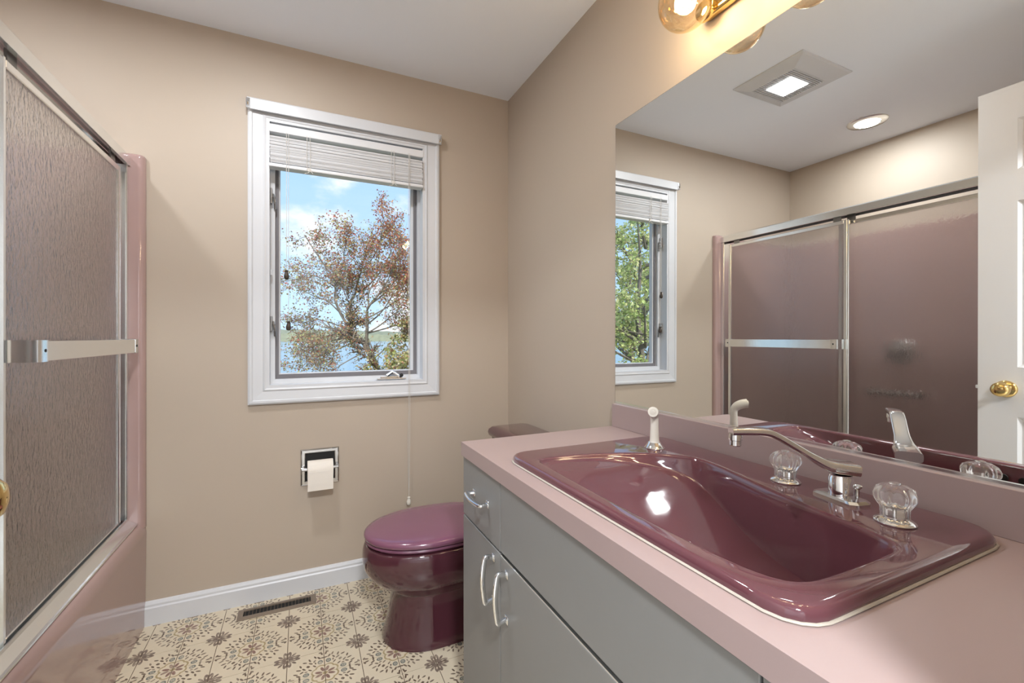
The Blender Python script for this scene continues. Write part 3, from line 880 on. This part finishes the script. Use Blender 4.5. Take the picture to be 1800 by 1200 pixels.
for yc in (1.437, 2.098):
    d = 1 if yc < 1.8 else -1
    bm = B()
    zs = (1.086, 1.138)
    ya = yc-.018*d
    # rounded U of the bracket in plan
    pl_ = [(-0.6130, ya-.004*d), (-0.6130, ya+.026*d), (-0.6100, ya+.026*d), (-0.6060, ya+.012*d), (-0.5980, ya+.006*d), (-0.5755, ya+.006*d), (-0.5675, ya+.012*d), (-0.5655, ya+.020*d), (-0.5655, ya+.034*d), (-0.5530, ya+.034*d), (-0.5530, ya+.006*d), (-0.5575, ya-.002*d), (-0.5695, ya-.006*d), (-0.5980, ya-.006*d)]
    prism(bm, pl_, 'z', *zs)
    obj('bracket', bm, M['alu'], pa, smooth=True, angle=30)
    bm = B(); lathe(bm, [(.004, 0), (.004, .0012), (.001, .0014)], (-.553, ya+.020*d, 1.113), 'x', 10)
    obj('screw', bm, M['dark'], pa)

# ------------------------------------------------------------------ open door
dx0, dx1, dy0, dy1 = -.421, -.385, .026, .813
dr_ = thing('door_1', 'white six-panel door swung open in front of the shower', 'door', (-.403, .03, .008), kind='structure')
ys_ = [(dy0, dy0+.110), (.372, .470), (dy1-.108, dy1)]
zs_ = [(.008, .22), (.851, 1.037), (1.662, 1.78), (1.972, 2.103)]
bm = B()
for a, b in ys_: box(bm, dx0, dx1, a, b, .008, 2.103)
for a, b in zs_:
    for ya, yb in ((ys_[0][1], ys_[1][0]), (ys_[1][1], ys_[2][0])):
        box(bm, dx0, dx1, ya, yb, a, b)
obj('door_frame', bm, M['door'], dr_)
for (a, b) in ((.22, .851), (1.037, 1.662), (1.78, 1.972)):
    for ya, yb in ((ys_[0][1], ys_[1][0]), (ys_[1][1], ys_[2][0])):
        bm = B()
        lo = []
        for s, x in ((0, dx1-.001), (.010, dx1-.010), (.030, dx1-.010), (.050, dx1-.004)):
            lo.append([(x, ya+s, a+s), (x, yb-s, a+s), (x, yb-s, b-s), (x, ya+s, b-s)])
        lo2 = [[(dx0+dx1-x, y, z) for x, y, z in l] for l in reversed(lo)]
        loft(bm, lo2+lo)
        obj('door_panel', bm, M['door'], dr_)
ky, kz = .735, .953
bm = B(); lathe(bm, [(.032, 0), (.032, .003), (.027, .008), (.013, .011), (.0115, .026), (.014, .031), (.0235, .037), (.0272, .046), (.0262, .056), (.019, .064), (.008, .067), (.001, .0675)], (dx1, ky, kz), 'x', 40)
obj('knob', bm, M['brass'], dr_, label='polished brass door knob', smooth=True, angle=50)
bm = B(); lathe(bm, [(.032, 0), (.032, .003), (.027, .008), (.013, .011), (.0115, .026), (.014, .031), (.0235, .037), (.0272, .046), (.0262, .056), (.019, .064), (.008, .067), (.001, .0675)], (dx0, ky, kz), 'x', 40, flip=-1)
obj('knob', bm, M['brass'], dr_, label='polished brass door knob on the shower side', smooth=True, angle=50)
bm = B(); box(bm, -.409, -.397, dy1, dy1+.012, kz-.007, kz+.007, .003)
obj('latch_bolt', bm, M['white'], dr_)

# ------------------------------------------------------------------ ceiling lamps
fan = thing('exhaust_fan_light', 'white rectangular ceiling exhaust fan with a lit centre lens', 'fan light', (-.175, 1.44, H))
bm = B()
fy0, fy1, fx0, fx1 = 1.252, 1.612, -.37, .012
gx0, gx1, gy0, gy1 = -.295, -.048, 1.328, 1.558
L = lambda x0, x1, y0, y1, z: [(x0, y0, z), (x1, y0, z), (x1, y1, z), (x0, y1, z)]
loft(bm, [L(fx0, fx1, fy0, fy1, H), L(fx0, fx1, fy0, fy1, H-.006), L(fx0+.01, fx1-.01, fy0+.008, fy1-.008, H-.010), L(gx0, gx1, gy0, gy1, H-.028), L(gx0+.006, gx1-.006, gy0+.006, gy1-.006, H-.028), L(gx0+.006, gx1-.006, gy0+.006, gy1-.006, H-.016)], True, True)
obj('housing', bm, M['white'], fan)
lx0, lx1, ly0, ly1 = -.238, -.104, 1.380, 1.508
sl = None
k = 0
y = gy0+.010
while y < gy1-.008:
    if sl is None:
        bm = B(); box(bm, gx0+.006, gx1-.006, y-.0022, y+.0022, H-.0275, H-.019); y0_ = y
        sl = obj('louver', bm, M['white'], fan)
    else: dup(sl, (0, y-y0_, 0), fan)
    y += .0105
bm = B(); box(bm, lx0, lx1, ly0, ly1, H-.0305, H-.0276, .001, 1)
obj('lens', bm, M['lens'], fan, label='lit white lens')
def area(name, loc, sx_, sy_, w, col, parent, shape='RECTANGLE'):
    l = bpy.data.lights.new(name, 'AREA'); l.shape = shape; l.size = sx_; l.size_y = sy_; l.energy = w; l.color = col; l.spread = PI
    o = bpy.data.objects.new(name, l); C.objects.link(o); o.parent = parent; o.location = Vector(loc)-WO[parent.name]
    return o
area('fan_lamp', ((lx0+lx1)/2, (ly0+ly1)/2, H-.032), lx1-lx0-.01, ly1-ly0-.01, FAN_W, (.95, .97, 1), fan)
can = thing('recessed_light', 'round recessed ceiling downlight over the tub', 'downlight', (-1.02, 1.51, H))
bm = B(); lathe(bm, [(.062, .003), (.066, .008), (.094, .007), (.100, .003), (.101, 0)], (-1.02, 1.51, H), 'z', 48, False, flip=-1)
obj('trim_ring', bm, M['alu'], can, smooth=True)
bm = B(); lathe(bm, [(.064, .001), (.064, .004), (.001, .006)], (-1.02, 1.51, H), 'z', 48, flip=-1)
obj('lens', bm, M['canlens'], can, label='lit white lens')
area('can_lamp', (-1.02, 1.51, H-.010), .12, .12, CAN_W, (.95, .97, 1), can, 'DISK')

hl = thing('hall_fill_light', 'added dome light on the unseen hallway ceiling, filling the room from the front', 'fill light', (0, -.75, H))  # added lamp, out of view, lights the room from behind the camera
bm = B(); lathe(bm, [(.16, 0), (.16, .02), (.15, .025)], (0, -.75, H), 'z', 40, flip=-1)
obj('base', bm, M['white'], hl, smooth=True)
bm = B(); lathe(bm, [(.148, .022), (.140, .045), (.11, .07), (.06, .085), (.001, .09)], (0, -.75, H), 'z', 40, flip=-1)
obj('dome', bm, M['lens'], hl, smooth=True)
area('hall_fill_lamp', (0, -.75, H-.095), .24, .24, HALL_FILL_W, (.94, .97, 1), hl, 'DISK')

# vanity bar with globe bulbs above the mirror
GY = [.872, .672, .472, .272]
GX, GZ, GR = .932, 2.030, .069
vb = thing('vanity_light', 'brass vanity light bar with amber glass globe bulbs above the mirror', 'vanity light', (W, .58, 2.02))
bm = B(); box(bm, W-.030, W-.001, .220, .890, 2.016, 2.105, .010, 3)
obj('back_bar', bm, M['brass'], vb, smooth=True, angle=30)
for gy in GY:
    bm = B(); lathe(bm, [(.027, .0), (.026, .012), (.022, .018), (.019, .020)], (W-.030, gy, GZ), 'x', 28, flip=-1)
    obj('socket', bm, M['brass'], vb, smooth=True)
    bm = B()
    pr_ = []
    for k in range(25):
        a = PI*k/24*.91
        pr_.append((max(.0006, GR*math.sin(a)), -GR*math.cos(a)))
    pr_ += [(.020, GR*1.02), (.020, GR*1.16)]
    lathe(bm, pr_, (GX-.012, gy, GZ), 'x', 40, False)
    gl = obj('globe_bulb', bm, M['amber'], vb, label='large clear amber glass globe bulb', smooth=True, angle=80)
    bm = B()
    tube(bm, smooth_path([(GX+.02, gy-.012, GZ), (GX-.016, gy-.016, GZ), (GX-.022, gy, GZ+.004), (GX-.016, gy+.016, GZ), (GX+.02, gy+.012, GZ)], 4), .0016, 6)
    obj('filament', bm, M['fil'], gl)
    l = bpy.data.lights.new('globe_lamp', 'POINT'); l.energy = GLOBE_W; l.color = (1, .82, .58); l.shadow_soft_size = .03
    o = bpy.data.objects.new('globe_lamp', l); C.objects.link(o); o.parent = vb; o.location = Vector((GX-.012, gy, GZ))-WO[vb.name]

# ------------------------------------------------------------------ outside: lake, far shore, trees
def water():
    m, nt, p = principled('lake_water')
    p.inputs['Base Color'].default_value = (.16, .30, .42, 1); p.inputs['Roughness'].default_value = .12
    src = nn(nt, 'ShaderNodeNewGeometry').outputs['Position']
    mp = nn(nt, 'ShaderNodeMapping'); mp.inputs['Scale'].default_value = (.25, 1.0, 1); nt.links.new(src, mp.inputs[0])
    n = nn(nt, 'ShaderNodeTexNoise'); n.inputs['Scale'].default_value = .5; n.inputs['Detail'].default_value = 3; nt.links.new(mp.outputs[0], n.inputs[0])
    b = nn(nt, 'ShaderNodeBump'); b.inputs['Strength'].default_value = .6; b.inputs['Distance'].default_value = .5
    nt.links.new(n.outputs[0], b.inputs['Height']); nt.links.new(b.outputs[0], p.inputs['Normal'])
    return m
M['water'] = water()
M['bank'] = mat('grassy_bank', (.16, .17, .07), .9, var=.4, scale=1.5)
M['shore'] = mat('far_woods', (.22, .235, .16), .95, var=.35, scale=.12)
bm = B(); bm.faces.new([bm.verts.new(p) for p in ((-1500, 24, -5), (1500, 24, -5), (1500, 2500, -5), (-1500, 2500, -5))])
obj('lake', bm, M['water'], kind='structure', label='pale blue lake beyond the bank', cat='lake')
bm = B(); loft(bm, [[(-60, y, z) for y, z in ((2.5, -3.4), (16, -3.6), (26, -5.2), (30, -7))], [(60, y, z) for y, z in ((2.5, -3.4), (16, -3.6), (26, -5.2), (30, -7))]], False, False, False)
obj('ground', bm, M['bank'], kind='structure', label='grassy bank below the window', cat='ground')
rnd = random.Random(3)
bm = B(); lo = []
for r_, hmax in ((690, 0), (700, 5.5), (760, 9.5), (840, 12.0), (900, -2)):
    l = []
    for k in range(261):
        a = math.radians(-70+140*k/260)
        h = -5.5 if hmax == 0 else hmax + rnd.uniform(-1.0, 1.0) + 1.5*math.sin(k*.11)
        l.append((r_*math.sin(a), r_*math.cos(a), h))
    lo.append(l)
loft(bm, lo, False, False, False)
obj('far_shore', bm, M['shore'], kind='structure', label='low wooded far shore across the lake', cat='shore')

def leaf_mat(name, rough=.6):
    m, nt, p = principled(name)
    a = nn(nt, 'ShaderNodeAttribute'); a.attribute_name = 'Col'
    nt.links.new(a.outputs['Color'], p.inputs['Base Color'])
    p.inputs['Roughness'].default_value = rough
    t = nn(nt, 'ShaderNodeBsdfTranslucent'); nt.links.new(a.outputs['Color'], t.inputs[0])
    mx = nn(nt, 'ShaderNodeMixShader'); mx.inputs[0].default_value = .35
    nt.links.new(p.outputs[0], mx.inputs[1]); nt.links.new(t.outputs[0], mx.inputs[2])
    nt.links.new(mx.outputs[0], nt.nodes['Material Output'].inputs[0])
    return m
M['leaf'] = leaf_mat('leaf_tissue')
M['bark'] = mat('grey_brown_bark', (.18, .15, .12), .9, var=.35, scale=6)

class Tree:
    def __init__(s, seed): s.v, s.f, s.lv, s.lf, s.lc, s.r = [], [], [], [], [], random.Random(seed)
    def limb(s, pts, r0, r1, n=5):
        base = len(s.v); m = len(pts)
        for i, p in enumerate(pts):
            p = Vector(p); t = (Vector(pts[min(i+1, m-1)])-Vector(pts[max(i-1, 0)]))
            t = t.normalized() if t.length > 1e-6 else Vector((0, 0, 1))
            u = Vector((0, 0, 1)) if abs(t.z) < .9 else Vector((1, 0, 0))
            a = t.cross(u).normalized(); b = a.cross(t)
            r = r0+(r1-r0)*i/(m-1)
            for k in range(n):
                q = p+(a*math.cos(2*PI*k/n)+b*math.sin(2*PI*k/n))*r
                s.v.append(tuple(q))
        for i in range(m-1):
            for k in range(n):
                k2 = (k+1) % n
                s.f.append((base+i*n+k, base+i*n+k2, base+(i+1)*n+k2, base+(i+1)*n+k))
    def leaf(s, p, size, col):
        R = s.r
        d = Vector((R.gauss(0, 1), R.gauss(0, 1), R.gauss(-.2, .7))).normalized()
        e = d.cross(Vector((R.gauss(0, 1), R.gauss(0, 1), R.gauss(0, 1)))).normalized()
        b = len(s.lv); L_ = size*R.uniform(.7, 1.3); w = L_*.36
        m_ = d.cross(e)*L_*.10
        for q in (p, p+d*L_*.5+e*w+m_, p+d*L_, p+d*L_*.5-e*w+m_): s.lv.append(tuple(q))
        s.lf.append((b, b+1, b+2, b+3))
        k = R.uniform(.75, 1.25)
        s.lc += [(col[0]*k, col[1]*k, col[2]*k, 1)]*4
    def grow(s, pts, r0, depth, length, colf, leaf, nleaf, spread=.8, up=.15, density=1.0):
        R = s.r; m = len(pts)
        nb = max(2, int(round(density*(m-1)*(1.5 if depth > 1 else 1.2))))
        for b in range(nb):
            f = R.uniform(.25, 1.0)*(m-1); i = min(int(f), m-2); p = Vector(pts[i]).lerp(Vector(pts[i+1]), f-i)
            t = (Vector(pts[i+1])-Vector(pts[i])).normalized()
            d = (t*.9+Vector((R.gauss(0, 1), R.gauss(0, 1), R.gauss(up, .8)))*spread).normalized()
            ln = length*R.uniform(.6, 1.2); q = [p]
            for k in range(4):
                d = (d+Vector((R.gauss(0, .22), R.gauss(0, .22), R.gauss(.05, .2)))).normalized(); q.append(q[-1]+d*ln/4)
            s.limb(q, r0, r0*.35, 3 if depth <= 1 else 4)
            if depth > 1: s.grow(q, r0*.5, depth-1, length*.55, colf, leaf, nleaf, spread, up, density)
            else:
                for k in range(nleaf):
                    w = q[1].lerp(q[4], R.random())+Vector((R.gauss(0, .06), R.gauss(0, .06), R.gauss(0, .06)))
                    s.leaf(w, leaf, colf(w, R))
    def build(s, parent, base):
        off = Vector(base)
        def mk(name, v, f, m, col=None, **kw):
            me = bpy.data.meshes.new(name); me.from_pydata([tuple(Vector(p)-off) for p in v], [], f); me.materials.append(m)
            if col:
                ca = me.color_attributes.new('Col', 'FLOAT_COLOR', 'POINT'); ca.data.foreach_set('color', np.array(col, dtype=np.float32).ravel())
            o = bpy.data.objects.new(name, me); C.objects.link(o); o.parent = parent; tag(o, **kw); return o
        if s.f: mk('branches', s.v, s.f, M['bark'])
        mk('foliage', s.lv, s.lf, M['leaf'], s.lc, kind='stuff')

limbs = [
 ([(2.9,13.0,-3.6),(2.56,13.16,-0.97),(2.14,13.36,-.11),(1.89,13.48,.49),(1.66,13.58,.97),(1.33,13.74,1.3),(1.24,13.78,1.46)], 0.1275, 0.0525),
 ([(1.24,13.78,1.46),(1.02,13.7,1.84),(.88,13.6,2.21),(.88,13.5,2.54),(.79,13.5,2.87),(.54,13.6,3.25),(.28,13.7,3.67),(.09,13.8,4.0)], 0.0434, 0.0105),
 ([(.88,13.5,2.54),(1.02,13.5,2.77),(1.11,13.2,3.04),(1.06,13.0,3.42),(1.14,12.9,3.83)], 0.0217, 0.0084),
 ([(1.24,13.78,1.46),(1.39,13.71,1.55),(1.32,13.9,1.84),(1.32,14.0,2.14),(1.48,14.1,2.47),(1.51,14.2,2.67),(1.66,14.2,3.17),(1.81,14.3,3.83),(1.99,14.3,4.41)], 0.0496, 0.0112),
 ([(1.48,14.1,2.47),(1.77,14.1,2.64),(2.01,14.2,2.89),(2.32,14.3,3.3),(2.56,14.3,3.83),(2.79,14.2,4.33)], 0.0279, 0.0098),
 ([(1.32,14.0,2.14),(1.26,14.2,2.26),(1.11,14.4,2.72),(.94,14.6,3.17)], 0.0186, 0.0084),
 ([(1.80,13.5,.70),(1.71,13.4,1.05),(1.71,13.3,1.4),(1.71,13.3,1.88),(1.77,13.2,2.06),(2.01,13.1,2.37),(2.23,13.0,2.76),(2.41,12.9,3.25),(2.64,12.8,3.67)], 0.0558, 0.0126),
 ([(1.74,13.2,2.01),(1.74,13.3,2.31),(1.81,13.3,2.56),(1.99,13.4,3.0),(2.08,13.5,3.67),(2.14,13.5,4.33)], 0.0248, 0.0098),
 ([(2.01,13.1,2.37),(2.34,13.0,2.59),(2.64,13.0,2.67),(2.94,13.0,2.84)], 0.0217, 0.0084),
 ([(1.66,13.58,.97),(1.21,13.8,1.1),(.76,14.01,1.02),(.31,14.22,.88),(-.05,14.42,.6)], 0.0279, 0.0084),
 ([(1.54,13.64,1.07),(1.06,13.6,.85),(.69,13.6,.68),(.46,13.6,.44)], 0.0248, 0.0084),
 ([(1.33,13.74,1.3),(.91,13.94,1.51),(.46,14.15,1.65),(.05,14.36,1.55)], 0.0217, 0.0070),
 ([(1.02,13.7,1.84),(.69,13.9,2.18),(.31,14.1,2.34),(-.08,14.3,2.59)], 0.0217, 0.0070),
 ([(.88,13.5,2.54),(.54,13.4,2.76),(.16,13.4,2.84),(-.12,13.5,2.71)], 0.0186, 0.0070),
 ([(1.74,13.4,1.26),(2.11,13.37,1.51),(2.49,13.2,1.84),(2.86,13.02,2.01)], 0.0217, 0.0084),
 ([(1.71,13.3,1.68),(2.26,13.2,2.01),(2.71,13.09,2.34),(3.09,12.91,2.42)], 0.0217, 0.0084),
 ([(1.89,13.48,.49),(2.26,13.3,.85),(2.56,13.16,1.18),(3.01,12.95,1.35)], 0.0217, 0.0084),
 ([(1.60,13.6,1.0),(1.15,13.4,1.02),(.65,13.3,.80),(.25,13.3,.55),(-.02,13.3,.30)], .022, .008),
 ([(1.45,13.68,1.15),(1.0,14.2,1.25),(.55,14.5,1.12),(.1,14.7,1.15)], .022, .008),
 ([(1.72,13.5,.75),(1.3,13.2,.55),(.95,13.1,.35),(.65,13.1,.12)], .020, .008),
 ([(1.71,13.3,1.5),(2.2,13.9,1.9),(2.6,14.1,2.5),(2.9,14.2,3.2)], .024, .009),
 ([(1.77,13.2,2.06),(2.3,13.6,2.5),(2.75,13.8,3.1),(3.05,13.9,3.7)], .024, .009),
 ([(1.66,14.2,3.17),(2.0,14.0,3.6),(2.2,13.8,4.2),(2.25,13.7,4.75)], .018, .008),
 ([(1.74,13.4,1.26),(2.3,13.8,1.4),(2.8,14.0,1.55),(3.2,14.0,1.6)], .022, .009)]
def col_red(p, R):
    f = min(1, max(0, (p.z-1.2)/3.0*.6+(p.x-1.2)/2.2*.5))
    q = R.random()
    if q < .25+.55*f: return R.choice([(.42,.12,.08), (.48,.18,.10), (.34,.11,.09), (.55,.27,.11)])
    if q < .85: return R.choice([(.34,.29,.12), (.26,.25,.11), (.40,.29,.16), (.32,.19,.12)])
    return (.46,.44,.18)
t1 = Tree(11)
for pts, r0, r1 in limbs:
    pp_ = smooth_path(pts, 3)
    t1.limb([tuple(p) for p in pp_], r0, r1, 8)
    if r0 < .15: t1.grow(pts[1:] if len(pts) > 3 else pts, max(.006, r1*.7), 2, .72, col_red, .060, 9, .75, .1, 2.2)
tr = thing('lakeside_tree', 'bare-branched tree with small red and olive leaves above the water', 'tree', (2.9, 13.0, -3.6))
t1.build(tr, (2.9, 13.0, -3.6))
def col_bush(p, R): return R.choice([(.46,.43,.16), (.38,.40,.13), (.54,.47,.26), (.44,.25,.13), (.60,.54,.36), (.30,.33,.13)])
t2 = Tree(5)
for k in range(46):
    R = t2.r; x = R.uniform(1.95, 3.9); y = R.uniform(12.0, 13.4)
    top = R.uniform(-.2, 1.9) if x > 2.5 else R.uniform(-.5, .7)
    q = [(x, y, -3.6), (x+R.uniform(-.2, .2), y, -1.8), (x+R.uniform(-.3, .3), y+R.uniform(-.2, .2), top-.6), (x+R.uniform(-.4, .4), y+R.uniform(-.2, .2), top)]
    t2.limb(q, .025, .008, 4)
    t2.grow(q[1:], .007, 2, .5, col_bush, .085, 9, .8, .2, 1.2)
tr = thing('bank_shrub', 'tangled yellow-green shrub at the foot of the lakeside tree', 'shrub', (3.0, 12.7, -3.6))
t2.build(tr, (3.0, 12.7, -3.6))
def col_green(p, R): return R.choice([(.58,.62,.24), (.50,.57,.21), (.66,.66,.34), (.40,.48,.18), (.62,.58,.28)])
def green_tree(x, y, top, seed, label, group=None):
    t = Tree(seed); R = t.r
    tr_ = [(x, y, -3.5), (x+.15, y, -1.5), (x-.05, y+.1, 0), (x+.25, y, top*.35), (x+.05, y+.15, top*.65), (x+.3, y, top*.95)]
    t.limb([tuple(p) for p in smooth_path(tr_, 4)], .13, .012, 8)
    for k in range(24):
        z = R.uniform(-1.6, top*.85); a = R.uniform(0, 2*PI); ln = R.uniform(1.3, 2.6)*(1-.45*max(0, z)/top)
        p = Vector((x, y, z)); d = Vector((math.cos(a), math.sin(a), R.uniform(.1, .6)))
        q = [p, p+d*ln*.35, p+d*ln*.7+Vector((0, 0, .1)), p+d*ln+Vector((0, 0, .2))]
        t.limb([tuple(c) for c in q], .05, .014, 5)
        t.grow([tuple(c) for c in q], .014, 2, .75, col_green, .095, 16, .8, .15, 1.2)
    o = thing('leafy_tree', label, 'tree', (x, y, -3.5), group)
    t.build(o, (x, y, -3.5))
green_tree(-5.7, 8.6, 4.6, 21, 'pale green leafy tree nearest in the mirrored window view')
green_tree(-8.6, 12.4, 5.0, 22, 'pale green leafy tree farther back in the mirrored window view')
